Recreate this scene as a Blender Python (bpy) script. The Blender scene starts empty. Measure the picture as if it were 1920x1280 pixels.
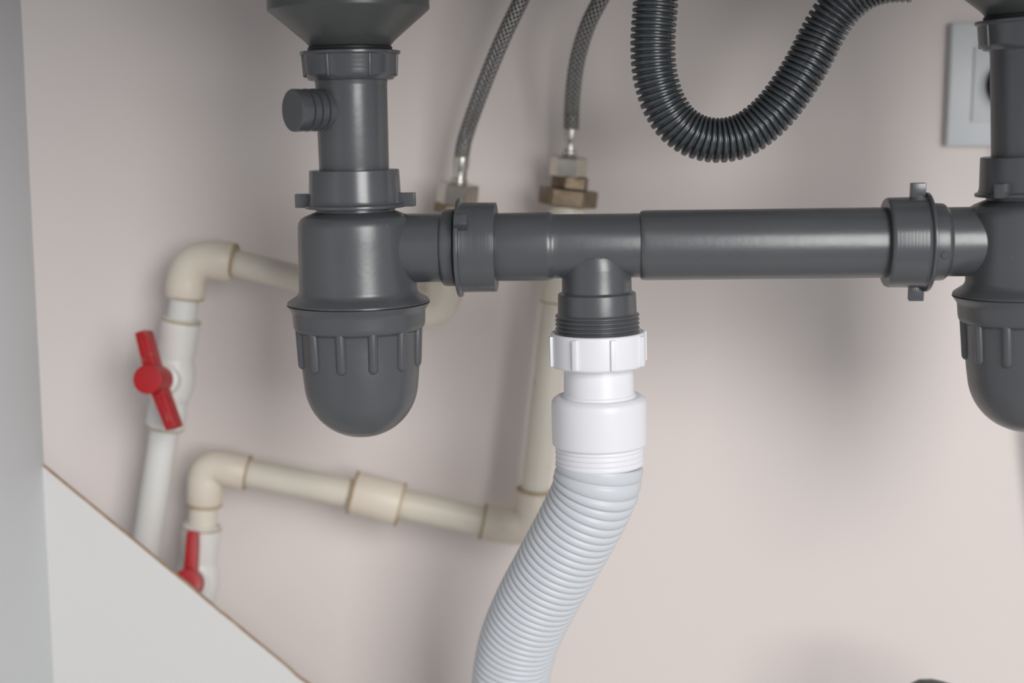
import bpy, bmesh, math, random
from mathutils import Vector, Matrix
random.seed(4)
sc = bpy.context.scene
COL = sc.collection
R = math.radians

# ------------------------------------------------------------------ camera
PITCH = R(8.6); DIST = 0.82; FPX = 50.0 / 36.0 * 1920.0
cam_d = bpy.data.cameras.new('camera'); cam = bpy.data.objects.new('camera', cam_d); COL.objects.link(cam)
cam.location = (0, -DIST, 0); cam.rotation_euler = (R(90) - PITCH, 0, 0)
cam_d.lens = 50; cam_d.sensor_width = 36; cam_d.sensor_fit = 'HORIZONTAL'; cam_d.clip_start = 0.02
cam_d.dof.use_dof = True; cam_d.dof.focus_distance = 0.815; cam_d.dof.aperture_fstop = 2.9
sc.camera = cam
# ------------------------------------------------------------------ world, window light, exposure
world = bpy.data.worlds.new('room_light'); sc.world = world; world.use_nodes = True
bg = world.node_tree.nodes['Background']
bg.inputs[0].default_value = (0.93, 0.96, 1.0, 1); bg.inputs[1].default_value = 0.44
def area(name, loc, target, sx, sy, power, col):
    d = bpy.data.lights.new(name, 'AREA'); d.shape = 'RECTANGLE'; d.size = sx; d.size_y = sy
    d.energy = power; d.color = col
    o = bpy.data.objects.new(name, d); COL.objects.link(o); o.location = loc
    o.rotation_euler = (Vector(target) - Vector(loc)).to_track_quat('-Z', 'Y').to_euler()
    return o
area('kitchen_window_light', (0.80, -1.85, 0.44), (0.0, 0.0, -0.12), 0.85, 1.3, 34, (1.0, 0.985, 0.97))
sc.view_settings.view_transform = 'Standard'; sc.view_settings.look = 'None'
sc.view_settings.exposure = 0.0; sc.view_settings.gamma = 1.0; sc.view_settings.use_curve_mapping = False

# ------------------------------------------------------------------ pixel -> place (depth plane Y is chosen per thing)
FWD = Vector((0, math.cos(PITCH), -math.sin(PITCH))); UPV = Vector((0, math.sin(PITCH), math.cos(PITCH)))
CAM = Vector((0, -DIST, 0))
def W(px, py, Y):
    d = FWD + Vector((1, 0, 0)) * ((px - 960) / FPX) - UPV * ((py - 640) / FPX)
    return CAM + d * ((Y + DIST) / d.y)
def S(px, py, Y):
    d = FWD + Vector((1, 0, 0)) * ((px - 960) / FPX) - UPV * ((py - 640) / FPX)
    return ((Y + DIST) / d.y) / FPX

# ------------------------------------------------------------------ materials
def nodes_mat(name):
    m = bpy.data.materials.new(name); m.use_nodes = True
    nt = m.node_tree; b = nt.nodes['Principled BSDF']
    return m, nt, b
def N(nt, kind, **kw):
    n = nt.nodes.new(kind)
    for k, v in kw.items(): setattr(n, k, v)
    return n
def mat(name, col, rough=0.5, metal=0.0, var=0.0, vscale=20.0, col2=None, spots=None, bump=0.0, bscale=200.0, rvar=0.0, spec=0.5, coat=0.0):
    m, nt, b = nodes_mat(name); L = nt.links
    b.inputs['Roughness'].default_value = rough; b.inputs['Metallic'].default_value = metal
    b.inputs['Specular IOR Level'].default_value = spec; b.inputs['Coat Weight'].default_value = coat
    tc = N(nt, 'ShaderNodeTexCoord')
    base = (*col, 1)
    c_out = None
    if var > 0:
        nz = N(nt, 'ShaderNodeTexNoise'); nz.inputs['Scale'].default_value = vscale; nz.inputs['Detail'].default_value = 5
        L.new(tc.outputs['Object'], nz.inputs['Vector'])
        mp = N(nt, 'ShaderNodeMapRange'); mp.inputs['From Min'].default_value = 0.35; mp.inputs['From Max'].default_value = 0.7
        mp.inputs['To Max'].default_value = var
        L.new(nz.outputs['Fac'], mp.inputs['Value'])
        mx = N(nt, 'ShaderNodeMix', data_type='RGBA')
        mx.inputs[6].default_value = base; mx.inputs[7].default_value = (*(col2 or [c * 0.7 for c in col]), 1)
        L.new(mp.outputs['Result'], mx.inputs[0]); c_out = mx.outputs[2]
    if spots:
        sc_, thr, scol, amt = spots
        nz = N(nt, 'ShaderNodeTexNoise'); nz.inputs['Scale'].default_value = sc_; nz.inputs['Detail'].default_value = 3
        L.new(tc.outputs['Object'], nz.inputs['Vector'])
        mp = N(nt, 'ShaderNodeMapRange'); mp.inputs['From Min'].default_value = thr; mp.inputs['From Max'].default_value = thr + 0.08
        mp.inputs['To Max'].default_value = amt
        L.new(nz.outputs['Fac'], mp.inputs['Value'])
        mx = N(nt, 'ShaderNodeMix', data_type='RGBA'); mx.inputs[7].default_value = (*scol, 1)
        if c_out: L.new(c_out, mx.inputs[6])
        else: mx.inputs[6].default_value = base
        L.new(mp.outputs['Result'], mx.inputs[0]); c_out = mx.outputs[2]
    if c_out: L.new(c_out, b.inputs['Base Color'])
    else: b.inputs['Base Color'].default_value = base
    if rvar > 0:
        nz = N(nt, 'ShaderNodeTexNoise'); nz.inputs['Scale'].default_value = 60; nz.inputs['Detail'].default_value = 6
        L.new(tc.outputs['Object'], nz.inputs['Vector'])
        mp = N(nt, 'ShaderNodeMapRange'); mp.inputs['To Min'].default_value = max(0.02, rough - rvar); mp.inputs['To Max'].default_value = rough + rvar
        L.new(nz.outputs['Fac'], mp.inputs['Value']); L.new(mp.outputs['Result'], b.inputs['Roughness'])
    if bump > 0:
        nz = N(nt, 'ShaderNodeTexNoise'); nz.inputs['Scale'].default_value = bscale; nz.inputs['Detail'].default_value = 4
        L.new(tc.outputs['Object'], nz.inputs['Vector'])
        bp = N(nt, 'ShaderNodeBump'); bp.inputs['Strength'].default_value = bump; bp.inputs['Distance'].default_value = 0.001
        L.new(nz.outputs['Fac'], bp.inputs['Height']); L.new(bp.outputs['Normal'], b.inputs['Normal'])
    return m
def turned(name, col, axis, rough=0.25):
    """plastic turned on a lathe: fine rings across the local axis"""
    m = mat(name, col, rough, spec=0.75, var=0.35, vscale=25, col2=[c * 1.25 for c in col])
    nt = m.node_tree; b = nt.nodes['Principled BSDF']
    tc = N(nt, 'ShaderNodeTexCoord'); nz = N(nt, 'ShaderNodeTexNoise'); mp = N(nt, 'ShaderNodeMapping')
    s = [4, 4, 4]; s[axis] = 900; mp.inputs['Scale'].default_value = s
    nz.inputs['Scale'].default_value = 1; nz.inputs['Detail'].default_value = 3
    nt.links.new(tc.outputs['Object'], mp.inputs['Vector']); nt.links.new(mp.outputs['Vector'], nz.inputs['Vector'])
    bp = N(nt, 'ShaderNodeBump'); bp.inputs['Strength'].default_value = 0.25; bp.inputs['Distance'].default_value = 0.0004
    nt.links.new(nz.outputs['Fac'], bp.inputs['Height']); nt.links.new(bp.outputs['Normal'], b.inputs['Normal'])
    return m
def braid_mat(name):
    m, nt, b = nodes_mat(name); L = nt.links
    b.inputs['Metallic'].default_value = 0.85; b.inputs['Roughness'].default_value = 0.42
    uv = N(nt, 'ShaderNodeUVMap'); sp = N(nt, 'ShaderNodeSeparateXYZ'); L.new(uv.outputs['UV'], sp.inputs[0])
    def M(op, a, c):
        n = N(nt, 'ShaderNodeMath', operation=op)
        for i, v in enumerate((a, c)):
            if v is None: continue
            if isinstance(v, (int, float)): n.inputs[i].default_value = v
            else: L.new(v, n.inputs[i])
        return n.outputs[0]
    u = M('MULTIPLY', sp.outputs[0], 2 * math.pi * 9); v = M('MULTIPLY', sp.outputs[1], 2 * math.pi / 0.0036)
    a = M('SINE', M('ADD', u, v), None); c = M('SINE', M('SUBTRACT', u, v), None)
    h = M('MAXIMUM', a, c)
    mp = N(nt, 'ShaderNodeMapRange'); mp.inputs['From Min'].default_value = 0.25; mp.inputs['From Max'].default_value = 1.0
    L.new(h, mp.inputs['Value'])
    mx = N(nt, 'ShaderNodeMix', data_type='RGBA'); mx.inputs[6].default_value = (0.03, 0.03, 0.03, 1); mx.inputs[7].default_value = (0.52, 0.51, 0.49, 1)
    L.new(mp.outputs['Result'], mx.inputs[0]); L.new(mx.outputs[2], b.inputs['Base Color'])
    bp = N(nt, 'ShaderNodeBump'); bp.inputs['Strength'].default_value = 0.7; bp.inputs['Distance'].default_value = 0.0008
    L.new(h, bp.inputs['Height']); L.new(bp.outputs['Normal'], b.inputs['Normal'])
    return m

GREY = (0.068, 0.072, 0.079)
M_GREY = mat('grey_plastic', GREY, 0.31, var=0.5, vscale=18, col2=(0.084, 0.089, 0.094), bump=0.06, bscale=260, rvar=0.08, spec=0.75, spots=(520, 0.70, (0.17, 0.17, 0.17), 0.5))
M_GREYV = turned('grey_plastic_turned_upright', GREY, 2)
M_GREYH = turned('grey_plastic_turned_level', GREY, 0)
M_BELL = mat('grey_strainer_plastic', (0.066, 0.070, 0.070), 0.33, var=0.4, vscale=15, col2=(0.08, 0.085, 0.085), rvar=0.05)
M_RUBBER = mat('black_rubber', (0.012, 0.013, 0.013), 0.55, var=0.3, vscale=80)
M_CORR = mat('dark_corrugated_plastic', (0.043, 0.050, 0.056), 0.32, spec=0.7, var=0.4, vscale=40, col2=(0.058, 0.066, 0.072))
M_WHITE = mat('white_pvc', (0.80, 0.80, 0.835), 0.38, var=0.25, vscale=18, col2=(0.78, 0.78, 0.80), spots=(55, 0.70, (0.72, 0.66, 0.52), 0.5))
M_HOSE = mat('pale_grey_hose', (0.60, 0.625, 0.66), 0.42, var=0.3, vscale=12, col2=(0.64, 0.66, 0.69))
M_PPR = mat('cream_pipe', (0.70, 0.655, 0.565), 0.42, var=0.6, vscale=22, col2=(0.64, 0.575, 0.47), spots=(95, 0.69, (0.30, 0.21, 0.12), 0.5))
M_PPRW = mat('white_pipe', (0.70, 0.695, 0.67), 0.4, var=0.4, vscale=20, col2=(0.62, 0.61, 0.57))
M_FIT = mat('cream_fitting', (0.70, 0.635, 0.54), 0.42, var=0.6, vscale=28, col2=(0.65, 0.56, 0.455))
M_GRIME = mat('brown_grime', (0.36, 0.25, 0.13), 0.7, var=0.8, vscale=70, col2=(0.52, 0.42, 0.28))
M_BRASS = mat('tarnished_brass', (0.30, 0.235, 0.165), 0.45, 0.75, var=0.9, vscale=90, col2=(0.13, 0.095, 0.06), bump=0.2, bscale=300)
M_CHROME = mat('dull_nickel', (0.66, 0.63, 0.58), 0.28, 0.9, var=0.5, vscale=70, col2=(0.45, 0.37, 0.28))
M_BRAID = braid_mat('steel_braid')
M_RED = mat('red_plastic', (0.42, 0.005, 0.010), 0.45, var=0.7, vscale=60, col2=(0.33, 0.010, 0.014), spots=(120, 0.60, (0.36, 0.11, 0.09), 0.6))
M_WALL = mat('painted_wall', (0.735, 0.666, 0.640), 0.75, var=0.25, vscale=5, col2=(0.725, 0.664, 0.632), bump=0.05, bscale=120)
M_MELA = mat('white_melamine', (0.665, 0.66, 0.65), 0.55, var=0.2, vscale=9, col2=(0.65, 0.645, 0.635))
M_SIDE = mat('grey_white_melamine', (0.70, 0.715, 0.73), 0.5, var=0.2, vscale=9, col2=(0.685, 0.70, 0.71))
M_RAW = mat('raw_fibreboard', (0.36, 0.24, 0.16), 0.9, var=0.8, vscale=160, col2=(0.50, 0.38, 0.27))
M_SOCK = mat('socket_plastic', (0.60, 0.625, 0.645), 0.35, var=0.2, vscale=30)
M_DARK = mat('dark_hole', (0.03, 0.03, 0.032), 0.6, var=0.2, vscale=40)
M_STEEL = mat('brushed_steel', (0.55, 0.55, 0.55), 0.32, 0.9, var=0.2, vscale=30)

# ------------------------------------------------------------------ mesh helpers
def fillet(prof, rad, n=3):
    out = [prof[0]]
    for i in range(1, len(prof) - 1):
        a, b, c = (Vector(prof[i - 1][:2]), Vector(prof[i][:2]), Vector(prof[i + 1][:2]))
        r0 = prof[i][2] if len(prof[i]) > 2 else rad
        la, lc = (a - b).length, (c - b).length
        r = min(r0, 0.45 * la, 0.45 * lc)
        if r < 1e-6: out.append(prof[i]); continue
        p, q = b + (a - b) / la * r, b + (c - b) / lc * r
        for k in range(n + 1):
            t = k / n; v = p * (1 - t) ** 2 + b * 2 * t * (1 - t) + q * t * t
            out.append((v.x, v.y))
    out.append(prof[-1]); return [(p[0], p[1]) for p in out]
class MB:
    def __init__(s): s.v = []; s.f = []; s.uv = {}
    def rings(s, rings, cap=True, uvs=None):
        base = len(s.v); n = len(rings[0])
        for r in rings: s.v.extend(r)
        for i in range(len(rings) - 1):
            for j in range(n):
                k = (j + 1) % n
                f = (base + i * n + j, base + i * n + k, base + (i + 1) * n + k, base + (i + 1) * n + j)
                if uvs is not None:
                    s.uv[len(s.f)] = [(j / n, uvs[i]), ((j + 1) / n, uvs[i]), ((j + 1) / n, uvs[i + 1]), (j / n, uvs[i + 1])]
                s.f.append(f)
        if cap:
            s.f.append(tuple(base + j for j in reversed(range(n))))
            s.f.append(tuple(base + (len(rings) - 1) * n + j for j in range(n)))
        return s
    def lathe(s, P, d, prof, seg=72, u=None, cap=True):
        """prof: (distance along d, radius)"""
        d = d.normalized(); u = (u or (Vector((1, 0, 0)) if abs(d.x) < 0.8 else Vector((0, 0, 1))))
        u = (u - d * u.dot(d)).normalized(); w = d.cross(u)
        rg = []
        for h, r in prof:
            c = P + d * h; r = max(r, 1e-5)
            rg.append([c + (u * math.cos(2 * math.pi * j / seg) + w * math.sin(2 * math.pi * j / seg)) * r for j in range(seg)])
        return s.rings(rg, cap)
    def box(s, c, ax, half, bev=0.0006, taper=1.0):
        bm = bmesh.new(); bmesh.ops.create_cube(bm, size=2)
        for v in bm.verts:
            t = taper if v.co.x > 0 else 1.0
            v.co = Vector((v.co.x * half[0], v.co.y * half[1] * t, v.co.z * half[2]))
        if bev > 0: bmesh.ops.bevel(bm, geom=bm.edges[:], offset=bev, segments=2, affect='EDGES', profile=0.6)
        base = len(s.v); bm.verts.index_update()
        for v in bm.verts: s.v.append(c + ax[0] * v.co.x + ax[1] * v.co.y + ax[2] * v.co.z)
        for f in bm.faces: s.f.append(tuple(base + v.index for v in f.verts))
        bm.free(); return s
    def capsule(s, a, b, r, flat=None, seg=14, squash=1.0):
        d = (b - a); L = d.length; d.normalize()
        pr = [(-r * math.cos(t * math.pi / 12), r * math.sin(t * math.pi / 12)) for t in range(0, 7)]
        pr += [(L + r * math.sin(t * math.pi / 12), r * math.cos(t * math.pi / 12)) for t in range(0, 7)]
        return s.lathe(a, d, pr, seg)
    def prism(s, poly, ext):
        n = len(poly); base = len(s.v)
        s.v.extend(poly); s.v.extend([p + ext for p in poly])
        s.f.append(tuple(base + i for i in reversed(range(n)))); s.f.append(tuple(base + n + i for i in range(n)))
        for i in range(n):
            k = (i + 1) % n; s.f.append((base + i, base + k, base + n + k, base + n + i))
        return s
    def build(s, name, m, parent=None, angle=38, origin=None):
        o0 = Vector(origin) if origin is not None else Vector((0, 0, 0)); p = parent
        while p is not None: o0 = o0 + p.location; p = p.parent
        me = bpy.data.meshes.new(name); me.from_pydata([tuple(v - o0) for v in s.v], [], s.f)
        if s.uv:
            l = me.uv_layers.new(name='UVMap')
            for pi, c in s.uv.items():
                for li, q in zip(me.polygons[pi].loop_indices, c): l.data[li].uv = q
        bm = bmesh.new(); bm.from_mesh(me); bmesh.ops.recalc_face_normals(bm, faces=bm.faces[:]); bm.to_mesh(me); bm.free()
        me.polygons.foreach_set('use_smooth', [True] * len(me.polygons))
        me.set_sharp_from_angle(angle=R(angle)); me.materials.append(m)
        o = bpy.data.objects.new(name, me); COL.objects.link(o)
        if origin is not None: o.location = origin
        o.parent = parent; return o
def tag(o, label, cat, group=None):
    o['label'] = label; o['category'] = cat
    if group: o['group'] = group
    return o
def thing(name, label, cat, loc, group=None):
    o = bpy.data.objects.new(name, None); COL.objects.link(o); o.location = loc; o.empty_display_size = 0.02
    return tag(o, label, cat, group)
def structure(o, label=None, cat=None):
    o['kind'] = 'structure'
    if label: o['label'] = label; o['category'] = cat
    return o
class Axis:
    """straight axis through two pixels at depth planes Ya, Yb; key 'y' (upright) or 'x' (level) runs along it"""
    def __init__(s, a, b, Ya, Yb=None, key='y'):
        s.a, s.b, s.Ya, s.Yb, s.k = a, b, Ya, Ya if Yb is None else Yb, 1 if key == 'y' else 0
        s.P = W(*a, s.Ya); s.d = (W(*b, s.Yb) - s.P).normalized()
        cr = Vector((0, -1, 0)); s.front = (cr - s.d * cr.dot(s.d)).normalized()
        s.right = s.front.cross(s.d) if s.k == 1 else s.front.cross(s.d)
        if s.k == 1 and s.right.x < 0: s.right = -s.right
        if s.k == 0 and s.right.z < 0: s.right = -s.right          # for a level axis "right" means up
    def px(s, c):
        t = (c - s.a[s.k]) / (s.b[s.k] - s.a[s.k])
        return (s.a[0] + (s.b[0] - s.a[0]) * t, s.a[1] + (s.b[1] - s.a[1]) * t, s.Ya + (s.Yb - s.Ya) * t)
    def at(s, c):
        p = W(*s.px(c)); return s.P + s.d * (p - s.P).dot(s.d)
    def sc(s, c): return S(*s.px(c))
    def h(s, c): return (s.at(c) - s.P).dot(s.d)
    def dirn(s, deg): return s.right * math.sin(R(deg)) + s.front * math.cos(R(deg))
    def prof(s, prof, rad=1.5):
        return fillet([(s.h(p[0]), p[1] * s.sc(p[0])) + ((p[2] * s.sc(p[0]),) if len(p) > 2 else ()) for p in prof], rad * s.sc(prof[0][0]))
    def lathe(s, prof, rad=1.5, seg=72, mb=None, cap=True):
        return (mb or MB()).lathe(s.P, s.d, s.prof(prof, rad), seg, s.right, cap)
    def hexnut(s, c0, c1, hw, rot=0, mb=None, ch=2.5):
        mb = mb or MB(); h0, h1 = s.h(c0), s.h(c1); r = hw * s.sc(c0); e = ch * s.sc(c0) * (1 if h1 > h0 else -1)
        rg = []
        for h, rr in ((h0, r * 0.93), (h0 + e, r), (h1 - e, r), (h1, r * 0.93)):
            rg.append([s.P + s.d * h + s.dirn(rot + 60 * j) * rr for j in range(6)])
        return mb.rings(rg)
def catmull(pts, ds):
    P = [pts[0] * 2 - pts[1]] + list(pts) + [pts[-1] * 2 - pts[-2]]; out = []
    for i in range(1, len(P) - 2):
        for k in range(40):
            t = k / 40; a, b, c, d = P[i - 1], P[i], P[i + 1], P[i + 2]
            out.append(0.5 * ((2 * b) + (c - a) * t + (2 * a - 5 * b + 4 * c - d) * t * t + (3 * b - a - 3 * c + d) * t ** 3))
    out.append(pts[-1].copy())
    L = [0]
    for i in range(1, len(out)): L.append(L[-1] + (out[i] - out[i - 1]).length)
    return out, L
class Path:
    def __init__(s, pts):
        s.p, s.L = catmull(pts, 0); s.len = s.L[-1]; s.i = 0
        s.fr = []; t0 = (s.p[1] - s.p[0]).normalized()
        u = Vector((0, -1, 0)); u = (u - t0 * u.dot(t0)).normalized()
        for i in range(len(s.p)):
            t = (s.p[min(i + 1, len(s.p) - 1)] - s.p[max(i - 1, 0)]).normalized()
            u = (u - t * u.dot(t)).normalized(); s.fr.append((t, u.copy()))
    def at(s, d):
        d = min(max(d, 0), s.len); lo, hi = 0, len(s.L) - 1
        while hi - lo > 1:
            m = (lo + hi) // 2
            if s.L[m] <= d: lo = m
            else: hi = m
        f = (d - s.L[lo]) / max(1e-9, s.L[hi] - s.L[lo])
        t = s.fr[lo][0].lerp(s.fr[hi][0], f).normalized(); u = s.fr[lo][1].lerp(s.fr[hi][1], f); u = (u - t * u.dot(t)).normalized()
        return s.p[lo].lerp(s.p[hi], f), t, u
    def ring(s, d, r, seg):
        c, t, u = s.at(d); w = t.cross(u)
        return [c + (u * math.cos(2 * math.pi * j / seg) + w * math.sin(2 * math.pi * j / seg)) * r for j in range(seg)]
def sweep(path, samples, seg=40, uv=False, mb=None):
    return (mb or MB()).rings([path.ring(d, r, seg) for d, r in samples], True, [d for d, r in samples] if uv else None)
def elbow(A, C, B, r, rend, bend, seg=44, collar=0.0):
    """pipe elbow from end A round corner C to end B"""
    da, db = (A - C).normalized(), (B - C).normalized()
    half = math.acos(max(-1, min(1, da.dot(db)))) / 2; tl = min(bend / math.tan(half), 0.7 * (A - C).length, 0.7 * (B - C).length)
    pts = [A, C + da * tl]
    p, q = C + da * tl, C + db * tl
    for k in range(1, 12):
        t = k / 12; pts.append(p * (1 - t) ** 2 + C * 2 * t * (1 - t) + q * t * t)
    pts += [q, B]
    nrm = da.cross(db).normalized(); rg = []
    e = 0.0012
    pts = [pts[0], pts[0].lerp(pts[1], e / max(e, (pts[1] - pts[0]).length))] + pts[1:-1] + [pts[-1].lerp(pts[-2], e / max(e, (pts[-2] - pts[-1]).length)), pts[-1]]
    for i, c in enumerate(pts):
        t = (pts[min(i + 1, len(pts) - 1)] - pts[max(i - 1, 0)]).normalized(); w = nrm.cross(t)
        rr = rend - 0.0008 if i in (0, len(pts) - 1) else (rend if i in (1, 2, len(pts) - 2, len(pts) - 3) else r)
        rg.append([c + (nrm * math.cos(2 * math.pi * j / seg) + w * math.sin(2 * math.pi * j / seg)) * rr for j in range(seg)])
    return MB().rings(rg)

# ================================================================== THE SETTING
WALL_Y = 0.178
o = MB().box(Vector((0.1, WALL_Y + 0.05, -0.05)), (Vector((1, 0, 0)), Vector((0, 1, 0)), Vector((0, 0, 1))), (1.1, 0.05, 0.75), 0).build('wall_back', M_WALL, origin=(0.1, WALL_Y, -0.8))
structure(o)
FLOOR_Z = -0.47
AX3 = (Vector((1, 0, 0)), Vector((0, 1, 0)), Vector((0, 0, 1)))
SIDE_X = -0.3044; PANEL_Y = 0.080
cab = thing('sink_cabinet', 'white sink cabinet carcass with a diagonally sawn back panel', 'cabinet', (-0.31, 0.0, FLOOR_Z))
MB().box(Vector((SIDE_X - 0.009, -0.12, -0.10)), AX3, (0.009, 0.2035, 0.38), 0.0006).build('side_panel', M_SIDE, cab)
# back panel: fibreboard 3.5 mm thick, sawn off along a slightly uneven diagonal
pa, pb = W(83, 875, PANEL_Y), W(575, 1280, PANEL_Y)
sl = (pb - pa); edge = []
for k in range(0, 61):
    t = -0.02 + 1.46 * k / 60; q = pa + sl * t
    wob = 0.00015 * math.sin(k * 0.9) * random.random() - (0.0007 if 40 <= k * 1.0 <= 41 else 0) - (0.0005 if k == 28 else 0)
    if k and q.z + wob < FLOOR_Z + 0.02: break
    edge.append(Vector((q.x, PANEL_Y, q.z + wob)))
poly = edge + [Vector((edge[-1].x + 0.01, PANEL_Y, FLOOR_Z)), Vector((edge[0].x, PANEL_Y, FLOOR_Z))]
bp = MB().prism(poly, Vector((0, 0.0030, 0))).build('back_panel', M_MELA, cab, angle=20)
# raw sawn edge: a thin strip of bare fibreboard lying on the cut
up = Vector((-sl.z, 0, sl.x)).normalized()
if up.z < 0: up = -up
rg = []
for q in edge:
    b_ = q + Vector((0, -0.00015, 0)); rg.append([b_ - up * 0.0005, b_ + up * 0.0003, b_ + up * 0.0003 + Vector((0, 0.0033, 0)), b_ - up * 0.0005 + Vector((0, 0.0033, 0))])
MB().rings(rg).build('sawn_edge', M_RAW, bp, angle=20)
MB().box(Vector((0.13, -0.12, FLOOR_Z - 0.009)), AX3, (0.44, 0.26, 0.009), 0.0006).build('bottom_board', M_MELA, cab)

# double bowl sink overhead (just above the frame)
SINK_Z = 0.100
snk = thing('double_sink', 'stainless steel double bowl sink above the traps', 'sink', (0.095, -0.1, SINK_Z))
def rrect(x0, x1, y0, y1, z, r):
    out = []
    for cx, cy, a0 in ((x1 - r, y1 - r, 0), (x0 + r, y1 - r, 90), (x0 + r, y0 + r, 180), (x1 - r, y0 + r, 270)):
        for k in range(7):
            a = R(a0 + 15 * k); out.append(Vector((cx + r * math.cos(a), cy + r * math.sin(a), z)))
    return out
BOWLS = ((-0.27, 0.058), (0.135, 0.463)); BY = (-0.34, 0.085); TOPZ = 0.30
for x0, x1 in BOWLS:
    MB().rings([rrect(x0 + .03, x1 - .03, BY[0] + .03, BY[1] - .03, SINK_Z, .04), rrect(x0, x1, BY[0], BY[1], SINK_Z + .03, .05), rrect(x0, x1, BY[0], BY[1], TOPZ, .05),
                rrect(x0 + .001, x1 - .001, BY[0] + .001, BY[1] - .001, TOPZ, .05), rrect(x0 + .001, x1 - .001, BY[0] + .001, BY[1] - .001, SINK_Z + .031, .05), rrect(x0 + .03, x1 - .03, BY[0] + .03, BY[1] - .03, SINK_Z + .001, .04)]).build('bowl', M_STEEL, snk)
mb = MB()
for x0, x1, y0, y1 in ((-.32, .52, BY[1] - .001, .160), (-.32, .52, -.40, BY[0] + .001), (-.32, BOWLS[0][0] + .001, BY[0], BY[1]), (BOWLS[0][1] - .001, BOWLS[1][0] + .001, BY[0], BY[1]), (BOWLS[1][1] - .001, .52, BY[0], BY[1])):
    mb.box(Vector(((x0 + x1) / 2, (y0 + y1) / 2, TOPZ + .001)), AX3, ((x1 - x0) / 2, (y1 - y0) / 2, .001), 0)
mb.build('rim', M_STEEL, snk)

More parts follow.
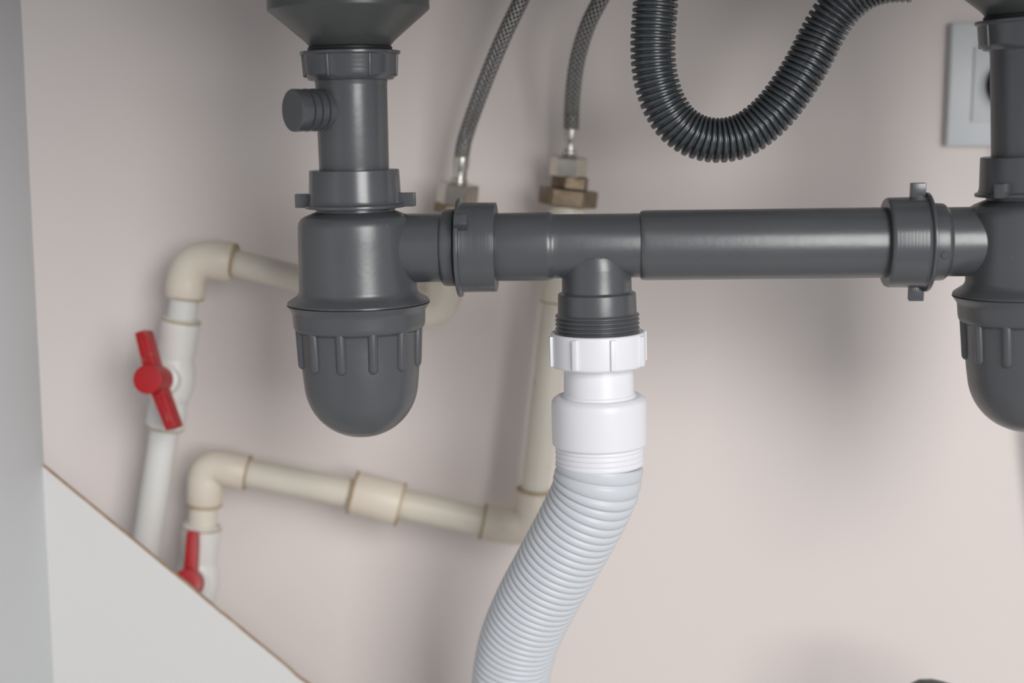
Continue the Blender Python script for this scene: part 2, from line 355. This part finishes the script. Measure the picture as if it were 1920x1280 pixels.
# ================================================================== WASTE PLUMBING
def top_y(ax, z):            # pixel row on an upright axis that lies at height z
    lo, hi = -400, 640
    for _ in range(40):
        m = (lo + hi) / 2
        if ax.at(m).z > z: lo = m
        else: hi = m
    return lo
def drain(side, ax, F, s, tube_top, wing, nut_rot, rib_rot, spigot):
    """strainer, tailpiece and bottle trap on axis ax. F = pixel row of the trap flange; s = size relative to the left one"""
    y = lambda v: F + (v - 567) * s                 # rows of the trap, measured on the left one
    n = lambda v: tube_top + (v - 95) * s           # rows of strainer and top nut
    # strainer body
    st = thing('sink_strainer', 'dark grey funnel-shaped strainer body under the sink above the ' + ('trap with the capped spigot' if side == 'L' else 'trap at the right edge'), 'strainer', ax.at(n(88)), 'strainers under the sink bowls')
    ty = top_y(ax, SINK_Z - 0.0005)
    ax.lathe([(ty, 151.5 * s), (n(18), 151.5 * s, 2), (n(76), 84 * s, 7), (n(86), 76 * s)], 2, 96).build('funnel', M_BELL, st)
    ax.lathe([(n(85.5), 75 * s), (n(88), 79 * s), (n(93), 79 * s), (n(95.2), 76 * s)], 1).build('gasket', M_RUBBER, st)
    # tailpiece with its union nut
    tp = thing('tailpiece', ('grey plastic tailpiece tube with a capped side spigot' if side == 'L' else 'plain grey tailpiece tube in front of the wall socket'), 'drain pipe', ax.at(y(322)), 'tailpieces under the strainers')
    nut = ax.lathe([(n(95.4), 70 * s), (n(95.4), 94 * s, 1.2), (n(101), 94 * s, 1), (n(103), 89.5 * s, 1.5), (n(140), 86.5 * s, 3), (n(149.5), 78 * s, 2), (n(150), 62 * s)], 1.2).build('union_nut', M_GREYV, tp)
    for k in range(7):
        th = nut_rot + k * 360 / 7; c0, c1 = n(104), n(141)
        a_ = ax.at(c0) + ax.dirn(th) * 89.3 * s * ax.sc(c0); b_ = ax.at(c1) + ax.dirn(th) * 86.8 * s * ax.sc(c1)
        MB().capsule(a_, b_, 3.0 * s * ax.sc(c0)).build('grip_rib', M_GREYV, nut)
    ax.lathe([(n(149), 68.5 * s), (n(158), 67 * s), (y(330), 65 * s), (y(330), 50 * s)], 1.5).build('tube', M_GREY, tp)
    if spigot:
        c = ax.at(205); e = W(548, 207, -0.0245); d = (e - c).normalized(); L = (e - c).length; q = ax.sc(205)
        pr = [(0.010, 31 * q), (L - 74 * q, 34 * q), (L - 73.5 * q, 38.5 * q)]
        for g in (57, 41, 25): pr += [(L - (g + 2.5) * q, 39.2 * q), (L - (g + 1) * q, 35.5 * q), (L - g * q, 35.5 * q), (L - (g - 1) * q, 38.3 * q)]
        pr += [(L - 4 * q, 39 * q), (L - 1.2 * q, 38.6 * q), (L, 37 * q)]
        MB().lathe(c, d, pr, 56).build('capped_spigot', M_GREYV, tp, angle=20)
    # bottle trap
    tr = thing('bottle_trap', ('grey plastic bottle trap with ribbed domed cup, beside the white pipe valves' if side == 'L' else 'grey plastic bottle trap with ribbed domed cup, cut by the right edge of the picture'), 'trap', ax.at(y(822)), 'bottle traps')
    sl = ax.lathe([(y(319), 64 * s), (y(319), 84 * s, 2), (y(375), 86 * s), (y(382), 88 * s, 2), (y(384.5), 94 * s, 1), (y(390), 94 * s, 1.5), (y(391), 72 * s)], 1.5).build('top_nut', M_GREYV, tr)
    for k in (0, 180):
        th = wing + k; c = ax.at(y(376)) + ax.dirn(th) * 99 * s * ax.sc(y(376)); q = s * ax.sc(y(376)); side_d = ax.d.cross(ax.dirn(th))
        MB().box(c, (ax.dirn(th), side_d, ax.d), (15 * q, 9 * q, 13 * q), 2 * q).build('wing', M_GREYV, sl)
    ax.lathe([(y(389), 70 * s), (y(389.5), 74 * s), (y(397), 74 * s, 1), (y(398), 78 * s, 4), (y(410), 108.5 * s, 26 * s), (y(450), 109 * s), (y(545), 110 * s, 6), (y(552), 114 * s, 5), (y(563.5), 132 * s, 2), (y(567), 133 * s, 1), (y(567.5), 120 * s)], 1.5, 96).build('body', M_GREY, tr)
    cup = ax.lathe([(y(567.8), 118 * s), (y(568.6), 134 * s, 1), (y(573), 131 * s, 2), (y(582), 124.5 * s, 4), (y(607), 123 * s, 3), (y(614), 121 * s, 3), (y(619), 112.5 * s, 3), (y(660), 110.5 * s, 20), (y(690), 109.5 * s, 20), (y(715), 107 * s, 20), (y(739), 104 * s, 20), (y(762), 95.5 * s, 15), (y(784), 80.5 * s, 12), (y(802), 59.5 * s, 12), (y(814), 33 * s, 10), (y(818), 0.2 * s)], 2, 96).build('cup', M_GREY, tr)
    for k in range(12):
        th = rib_rot + 30 * k; a_ = ax.at(y(612)) + ax.dirn(th) * 112 * s * ax.sc(y(612)); b_ = ax.at(y(677)) + ax.dirn(th) * 108.5 * s * ax.sc(y(677))
        MB().capsule(a_, b_, 9.2 * s * ax.sc(y(640))).build('rib', M_GREY, cup)
    return tr
YL, YR = 0.0, -0.024
axL = Axis((653.5, 10), (681.5, 822), YL)
axR = Axis((1929, 0), (1928.5, 810), YR)
trL = drain('L', axL, 566, 1.0, 96, 84, -22, -12, True)
trR = drain('R', axR, 548, 1.035, 35, -46, -20, -8, False)

# ---- left trap outlet (part of the trap), then the tee with its winged nut
YA = lambda x: YL + (YR - YL) * (x - 672) / (1929 - 672)
axH = Axis((672, 466), (1929, 451.5), YL, YR, key='x')
axH.lathe([(680, 60), (690, 64.5), (828, 64.5, 1), (831, 70, 2), (836, 72, 2), (853, 72.5, 2), (858, 68)], 1.5).build('outlet', M_GREY, trL)
axH.lathe([(1920, 64), (1910, 65), (1774, 65, 1), (1767, 72, 3), (1741, 73.5, 1), (1738, 70)], 1.5).build('outlet', M_GREY, trR)
tee = thing('waste_tee', 'grey plastic tee pipe with a threaded branch pointing down into the white hose', 'pipe fitting', Axis((1118, 462), (1119.5, 632), YA(1118)).at(632))
axH.lathe([(925, 60), (926, 63.5), (1030, 64.3, 5), (1038, 60.5, 3), (1048, 60), (1206, 60), (1207, 50)], 2).build('run', M_GREY, tee)
nutH = axH.lathe([(859, 68), (859, 93, 1.5), (866, 93, 1.5), (867.5, 84, 1), (900, 83.8), (931, 83.5, 1.5), (932, 62)], 1.5).build('compression_nut', M_GREYH, tee)
for th in (33, 213):
    q = axH.sc(872); c = axH.at(873) + axH.dirn(th) * 94 * q
    MB().box(c, (axH.dirn(th), axH.d.cross(axH.dirn(th)), axH.d), (14 * q, 10 * q, 12.5 * q), 2 * q).build('wing', M_GREYH, nutH)
axB = Axis((1117.5, 462), (1120.5, 632), YA(1118))
axB.lathe([(464, 50), (474, 57.5), (480, 60.5), (488, 62.6), (502, 64.8), (546, 65.6), (548, 70, 1), (549.5, 73, 1.5), (584, 74), (586, 74)], 2, 96).build('branch', M_GREY, tee)
pr = [(585, 73)]
for k in range(6): pr += [(586.5 + 8 * k, 75), (589.5 + 8 * k, 79, .6), (591 + 8 * k, 79, .6), (594 + 8 * k, 75)]
pr += [(636, 70)]
axB.lathe(pr, 1, 96).build('thread', M_GREY, tee)

# ---- long level pipe with nut at its right end
lp = thing('waste_pipe', 'long level dark grey pipe joining tee and right trap', 'pipe', axH.at(1202))
axH.lathe([(1199.5, 58), (1200.5, 63, 2), (1206, 65.3, 3), (1215, 65.5), (1664, 66), (1666, 60)], 2, 96).build('pipe', M_GREY, lp)
nutR = axH.lathe([(1659, 67), (1659, 81.5, 2), (1664, 84, 2), (1725, 85), (1731, 86), (1732.5, 93, 2), (1739, 93, 2), (1740, 70)], 1.5, 84).build('compression_nut', M_GREYH, lp)
for th in (86, 266):
    q = axH.sc(1718); c = axH.at(1717 if th < 180 else 1721) + axH.dirn(th) * 97.5 * q
    MB().box(c, (axH.dirn(th), axH.d.cross(axH.dirn(th)), axH.d), (13.5 * q, 9 * q, 13.5 * q), 1.6 * q).build('wing', M_GREYH, nutR)
c = axH.at(1756) + axH.dirn(-14) * 73 * axH.sc(1756)
MB().lathe(c - axH.dirn(-14) * 0.001, axH.dirn(-14), [(0, 8 * axH.sc(1756)), (0.0011, 8 * axH.sc(1756)), (0.0014, 7 * axH.sc(1756))], 20).build('moulded_stud', M_GREY, trR)

# ---- white connector and corrugated hose
YW = YA(1120)
wh = thing('white_drain_hose', 'pale corrugated drain hose with white screw collar under the tee', 'hose', W(958, 1480, 0.05))
axW = Axis((1121, 622), (1124.5, 832), YW)
col = axW.lathe([(623, 80), (621, 86, 1), (623.5, 89, 1.5), (681, 88.5, 2), (685, 85, 2), (686, 62)], 1.2, 96).build('screw_collar', M_WHITE, wh)
for k in range(8):
    th = -31 + 45 * k; q = axW.sc(650); c = axW.at(653) + axW.dirn(th) * 90 * q
    MB().box(c, (axW.dirn(th), axW.d.cross(axW.dirn(th)), axW.d), (4.6 * q, 5 * q, 28 * q), 1.6 * q).build('grip_rib', M_WHITE, col)
axW.lathe([(684, 62), (685, 65), (736, 66), (738, 69, 1.5), (746, 69.5, 1.5), (750, 64)], 1.5, 80).build('neck', M_WHITE, wh)
axW.lathe([(742, 68), (741.5, 80, 2), (748, 88.5, 5), (760, 89.5), (829, 89, 1.5), (832, 86, 1), (833, 78)], 1.5, 96).build('socket', M_WHITE, wh)
pr = [(831, 78)]
for k in range(4): pr += [(832.5 + 9.3 * k, 81.6), (835 + 9.3 * k, 83.4, 1), (839 + 9.3 * k, 83.4, 1), (841 + 9.3 * k, 81.6)]
pr += [(870, 80)]
axW.lathe(pr, .8, 96).build('threaded_cuff', M_WHITE, wh)
HP = [(1124.5, 866, 0), (1122.5, 884, 0), (1118, 909, .001), (1105, 945, .004), (1077, 999, .011), (1039, 1067, .021), (1004, 1130, .031), (977, 1190, .040), (963, 1240, .046), (957, 1285, .050), (955, 1340, .055), (955, 1420, .058)]
hpts = [W(x, y_, YW + dy) for x, y_, dy in HP]
hpts = [p_ for p_ in hpts if p_.z > FLOOR_Z + 0.03] + [Vector((hpts[-1].x, hpts[-1].y + 0.004, FLOOR_Z + 0.0006))]
pth = Path(hpts)
q = S(1120, 900, YW); smp = [(0, 78 * q)]; s0 = 0.0; k = 0
while s0 < pth.len - 14 * q:
    p = (21 if k < 2 else 16.5 - 2.6 * min(1, s0 / pth.len * 2)) * q; ro = (82.5 if k < 3 else 80.5) * q; dep = 5.2 * q
    ro -= 2.0 * q * s0 / pth.len
    for t in (0.02, 0.08, 0.18, 0.34, 0.5, 0.66, 0.82, 0.92, 0.98):
        smp.append((s0 + t * p, ro - dep * abs(2 * t - 1) ** 3.2))
    s0 += p; k += 1
smp.append((pth.len, 74 * q))
sweep(pth, smp, 84).build('corrugated_hose', M_HOSE, wh, angle=75)

# ---- dark corrugated overflow hose hanging in a loop
OV = [(287, -420), (287, -280), (288, -120), (287, -20), (282, 60), (273, 170), (269, 280), (275, 400), (294, 505), (336, 625), (415, 742), (530, 818), (665, 842), (800, 815), (915, 742), (1020, 640), (1125, 495), (1205, 362), (1280, 215), (1350, 98), (1440, -8), (1560, -88), (1700, -124), (1860, -128)]
ovp = Path([W(1140 + x / 3.2, y_ / 3.2, 0.004 - (0.02 * max(0, x - 1300) / 560)) for x, y_ in OV])
q = S(1350, 250, 0); smp = []; s0 = 0.0; p = 11.6 * q; ro, ri = 42 * q, 33.5 * q
while s0 < ovp.len - p:
    for t, r in ((0, ri), (.22, ri), (.33, ro - 1.5 * q), (.40, ro - .2 * q), (.52, ro + .2 * q), (.74, ro + .2 * q), (.86, ro - .2 * q), (.93, ro - 1.5 * q)): smp.append((s0 + t * p, r))
    s0 += p
smp.append((s0, ri))
o = sweep(ovp, smp, 48).build('overflow_hose', M_CORR, None, angle=50, origin=W(1348, 300, 0.004))
tag(o, 'black corrugated overflow hose hanging in a U-shaped loop above the level pipe', 'hose')

# ================================================================== WATER SUPPLY ON THE WALL
PY = 0.138
def ring_bead(ax, c, hw, th=4, mb=None):
    return ax.lathe([(c - th / 2, hw - 4), (c - th / 2, hw - .5), (c, hw + .6), (c + th / 2, hw - .5), (c + th / 2, hw - 4)], .5, 48, mb)
def hexstack(ax, parts, th, rot=15):
    for nm, c0, c1, hw, m, ro in parts: ax.hexnut(c0, c1, hw, rot + ro).build(nm, m, th, angle=20)
def valve_handle(valve, base, hubf, tips, r_px, w_px, sc_):
    n = (hubf - base).normalized()
    hd = MB().lathe(base + n * 0.006, n, fillet([(0, 10 * sc_), (0.0055, 14 * sc_), (0.0065, r_px * sc_), ((hubf - base).length - 0.007, r_px * sc_), ((hubf - base).length - 0.006, r_px * sc_, 0.002), ((hubf - base).length - 0.0055, r_px * sc_ * .5)], 0.0012), 48).build('handle', M_RED, valve)
    cm = base + n * ((hubf - base).length - 0.0165)
    for tip in tips:
        w = tip - cm; w = w - n * w.dot(n); L = w.length; w.normalize(); sd = n.cross(w)
        MB().box(cm + w * (L / 2 + r_px * sc_ * .25), (w, sd, n), (L / 2 - r_px * sc_ * .25, w_px * sc_ / 2, 0.0075), 0.0016, 0.86).build('wing', M_RED, hd)
        MB().box(cm + w * (L * .62) + n * 0.0075, (w, sd, n), (L * .30, 0.0011, 0.0012), 0.0004).build('stiffening_rib', M_RED, hd)
    return hd

# upper supply line -------------------------------------------------
E1 = W(352, 484, PY); E2 = W(826, 583, PY)
up = thing('water_pipe', 'upper cream plastic water pipe sloping from elbow to behind the left trap', 'water pipe', W(345, 600, PY), 'cream water pipes on the wall')
a1 = Axis((437, 491.5), (560, 521), PY, key='x')
a1.lathe([(420, 25), (820, 25.5)], 1, 48).build('pipe', M_PPR, up)
hA = a1.at(437)
hB = W(347, 557, PY); q = S(345, 500, PY)
elbow(hB, W(352, 480.5, PY), hA, 36 * q, 37 * q, 0.021).build('elbow', M_FIT, up, angle=50)
ring_bead(a1, 436, 35.5, 7).build('joint_ring', M_GRIME, up)
av = Axis((347, 557), (273, 1035), PY)
ring_bead(av, 556, 35.5, 4).build('joint_ring', M_GRIME, up)
av.lathe([(550, 26), (604, 27)], 1, 48).build('stub_pipe', M_PPRW, up)
a2 = Axis((856, 384), (826, 583), PY)
elbow(a1.at(770), a1.at(826), a2.at(520), 36 * q, 37 * q, 0.021).build('elbow', M_FIT, up, angle=50)
a2.lathe([(402, 30), (402, 34, 3), (455, 34, 3), (458, 26), (530, 26)], 1.5, 48).build('riser', M_PPR, up)
ring_bead(a2, 520, 36).build('joint_ring', M_GRIME, up)
hexstack(a2, (('brass_collar', 384, 402, 41, M_BRASS, 20),), up)
# its valve
v1 = thing('ball_valve', 'ball valve with red butterfly handle on the upper pipe, fully in view', 'valve', av.at(800), 'red-handled ball valves')
av.lathe([(596, 25), (597, 35, 2), (606, 36, 2), (660, 35, 4), (672, 33, 4), (684, 39, 8), (712, 43, 14), (740, 39, 8), (752, 33, 4), (768, 35, 3), (797, 36, 2), (803, 35, 2), (804, 25)], 2, 56).build('body', M_PPRW, v1)
ring_bead(av, 601, 36, 5).build('joint_ring', M_GRIME, v1)
ring_bead(av, 800, 36, 4).build('joint_ring', M_GRIME, v1)
vb = av.at(712); vf = W(276, 711, 0.092)
MB().lathe(vb, vf - vb, [(0, 30 * q), (0.019, 29 * q), (0.020, 24 * q), (0.026, 24 * q)], 40).build('bonnet', M_PPRW, v1)
valve_handle(v1, vb + (vf - vb).normalized() * 0.012, vf, (W(250, 619, 0.097), W(330, 803, 0.103)), 27.5, 27, S(276, 711, 0.095))
# pipe below the valve, going down behind the back panel
lo = av.lathe([(800, 26.5), (1330, 27)], 1, 48).build('supply_riser', M_PPRW, None, origin=av.at(1330))
tag(lo, 'white riser pipe below the upper valve going behind the sawn panel', 'water pipe')

# lower supply line -------------------------------------------------
lw = thing('water_pipe', 'lower cream plastic water pipe with a coupling, rising behind the tee', 'water pipe', W(381, 980, PY), 'cream water pipes on the wall')
b1 = Axis((460, 886), (905, 977), PY, key='x')
b1 = Axis((465, 886), (706, 934), PY, key='x'); b2 = Axis((706, 934), (908, 978), PY, key='x')
b1.lathe([(440, 26), (706, 28.5)], 1, 48).build('pipe', M_PPR, lw)
b2.lathe([(706, 28), (930, 28)], 1, 48).build('pipe', M_PPR, lw)
bc = Axis((662, 922.5), (751, 945.5), PY, key='x')
bc.lathe([(661, 28), (661, 40.5, 2), (752, 41, 2), (752, 28)], 1.5, 56).build('coupling', M_FIT, lw)
ring_bead(bc, 662, 41, 6).build('joint_ring', M_GRIME, lw); ring_bead(bc, 750, 41, 6).build('joint_ring', M_GRIME, lw)
bv = Axis((383, 940), (368, 1110), PY)
elbow(bv.at(944), W(387, 871, PY), b1.at(464), 33 * q, 34 * q, 0.0095).build('elbow', M_FIT, lw, angle=50)
ring_bead(b1, 464, 33, 3).build('joint_ring', M_GRIME, lw)
ring_bead(bv, 945, 33.5, 4).build('joint_ring', M_GRIME, lw)
bv.lathe([(938, 26), (1000, 27)], 1, 48).build('stub_pipe', M_PPR, lw)
br = Axis((1063, 390), (995, 985), PY)
elbow(b2.at(906), br.at(993), br.at(920), 33.5 * q, 35 * q, 0.011).build('elbow', M_FIT, lw, angle=50)
ring_bead(b2, 906, 34, 5).build('joint_ring', M_GRIME, lw); ring_bead(br, 919, 34, 5).build('joint_ring', M_GRIME, lw)
br.lathe([(560, 26), (925, 26.5)], 1, 48).build('riser', M_PPR, lw)
br.lathe([(384, 30), (384, 36, 2), (440, 35, 2), (444, 30, 2), (566, 30, 2), (567, 24)], 1.5, 48).build('adapter', M_PPR, lw)
ring_bead(br, 566, 30, 4).build('joint_ring', M_GRIME, lw)
hexstack(br, (('brass_flange', 354, 386, 55, M_BRASS, 12), ('brass_nipple', 330, 354, 36, M_BRASS, 30)), lw)
v2 = thing('ball_valve', 'ball valve with red handle half hidden by the sawn white panel', 'valve', bv.at(1180), 'red-handled ball valves')
bv.lathe([(982, 25), (983, 35, 2), (992, 36, 2), (1040, 34, 4), (1052, 33, 4), (1064, 38, 8), (1092, 42, 14), (1120, 38, 8), (1134, 33, 4), (1150, 35, 3), (1180, 36, 2), (1186, 35, 2), (1187, 25)], 2, 56).build('body', M_PPRW, v2)
ring_bead(bv, 988, 36, 5).build('joint_ring', M_GRIME, v2)
vb = bv.at(1092); vf = W(349, 1094, 0.096)
MB().lathe(vb, vf - vb, [(0, 29 * q), (0.018, 28 * q), (0.019, 23 * q), (0.024, 23 * q)], 40).build('bonnet', M_PPRW, v2)
valve_handle(v2, vb + (vf - vb).normalized() * 0.012, vf, (W(352, 994, 0.100), W(346, 1196, 0.106)), 27, 24, S(350, 1090, 0.098))
lo2 = bv.lathe([(1184, 26.5), (1330, 27)], 1, 48).build('supply_riser', M_PPRW, None, origin=bv.at(1330))
tag(lo2, 'riser pipe below the half-hidden lower valve behind the panel', 'water pipe')

# braided hoses ------------------------------------------------------
def braided(label, axis, ferrule, nut, hwf, pts, r_px, loc, ys):
    t = thing('braided_hose', label, 'hose', loc, 'braided supply hoses')
    axis.hexnut(nut[0], nut[1], nut[2], nut[3]).build('hex_nut', M_CHROME, t, angle=20)
    f0, f1 = ferrule
    axis.lathe([(f1 + 3, hwf * .9), (f1 - 3, hwf * 1.12, 2), (f1 - 9, hwf * 1.12, 2), (f1 - 12, hwf * .96, 2), (f0 + 26, hwf * .96, 2), (f0 + 20, hwf * 1.06, 3), (f0, hwf * 1.1, 2), (f0 - 1, hwf * .8)], 1.5, 40).build('ferrule', M_CHROME, t)
    p = Path([W(x, y_, Y) for x, y_, Y in pts]); q = S(pts[0][0], pts[0][1], pts[0][2])
    n = int(p.len / 0.003); sweep(p, [(p.len * i / n, r_px * q) for i in range(n + 1)], 28, uv=True).build('braided_tube', M_BRAID, t, angle=60)
    return t
fa = Axis((865.5, 292), (856, 384), 0.136, PY)
braided('steel braided hose leaning right above the left trap outlet', fa, (293, 345), (344, 384, 39, 27), 14.5,
        [(865, 296, .136), (869, 272, .135), (875, 249, .134), (893, 197, .124), (918, 131, .114), (946, 65, .106), (977, 0, .102), (1010, -70, .102), (1040, -150, .106), (1062, -250, .120), (1068, -420, .122)], 14.3, fa.at(384), 0)
fb = Axis((1071, 240), (1065, 330), 0.136, PY)
braided('steel braided hose standing upright behind the level pipe and tee', fb, (241, 292), (294, 331, 35.5, 22), 13.8,
        [(1071, 244, .136), (1071.5, 225, .1355), (1072, 205, .135), (1075, 164, .128), (1083.5, 108, .119), (1101.5, 49, .110), (1126, 0, .105), (1160, -60, .104), (1190, -130, .108), (1206, -230, .122), (1210, -420, .122)], 14.6, fb.at(331), 0)

# ================================================================== WALL SOCKET, ADDED SHADOW CABLE, DARK HOSE END
Yw = WALL_Y
pl0, pl1 = W(1786, 42, Yw - 0.009), W(1786, 274, Yw - 0.009); hgt = pl0.z - pl1.z
cx = pl0.x + hgt / 2; cz = (pl0.z + pl1.z) / 2
so = thing('wall_socket', 'pale grey square wall socket behind the right tailpiece', 'socket', (cx, Yw, cz - hgt / 2))
MB().box(Vector((cx, Yw - 0.0045, cz)), AX3, (hgt / 2, 0.0045, hgt / 2), 0.0018).build('cover_plate', M_SOCK, so)
ih = hgt * 0.305
ins = MB().box(Vector((cx, Yw - 0.0096, cz)), AX3, (hgt / 2 - 0.0156, 0.0011, ih), 0.0006).build('insert', M_SOCK, so)
MB().lathe(Vector((cx, Yw - 0.0100, cz)), Vector((0, -1, 0)), [(0, 0.0175), (0.0012, 0.0175), (0.0012, 0.001)], 48).build('socket_recess', M_DARK, ins)
pc = thing('added_plug', 'dark plug and cable added on the wall socket, out of frame, to cast the shadow at the right edge', 'plug', (cx, Yw - 0.011, cz))
MB().lathe(Vector((cx, Yw - 0.0112, cz)), Vector((0, -1, 0)), fillet([(0, 0.012), (0, 0.0165), (0.020, 0.0155), (0.028, 0.010), (0.0281, 0.001)], 0.002), 40).build('plug_body', M_DARK, pc)
cpts = [Vector((cx, Yw - 0.034, cz - 0.004)), Vector((cx + 0.006, Yw - 0.036, cz - 0.03)), Vector((cx + 0.016, Yw - 0.026, cz - 0.12)), Vector((cx + 0.031, Yw - 0.022, cz - 0.25)), Vector((cx + 0.058, Yw - 0.022, cz - 0.40)), Vector((cx + 0.075, Yw - 0.03, FLOOR_Z + 0.004))]
p = Path(cpts); sweep(p, [(p.len * i / 80, 0.0035) for i in range(81)], 20).build('cable', M_SOCK, pc)  # plug and cable are added; unseen cable casts a narrow shadow on the wall
# rounded dark hose end peeping over the lower edge of the picture
YH = 0.03; q = S(1730, 1275, YH)
hp = [W(1690, 1500, YH), W(1692, 1400, YH), W(1702, 1335, YH), W(1730, 1304, YH), W(1780, 1312, YH), W(1850, 1335, YH), W(1905, 1390, YH)]
hp[0].z = FLOOR_Z + 0.002; hp.append(Vector((hp[-1].x + 0.006, YH, FLOOR_Z + 0.002)))
p = Path(hp); o = sweep(p, [(p.len * i / 60, 31 * q) for i in range(61)], 32).build('rubber_hose', M_BELL, None, origin=hp[0])
tag(o, 'dark rounded hose bend just peeping over the bottom edge, lower right', 'hose')
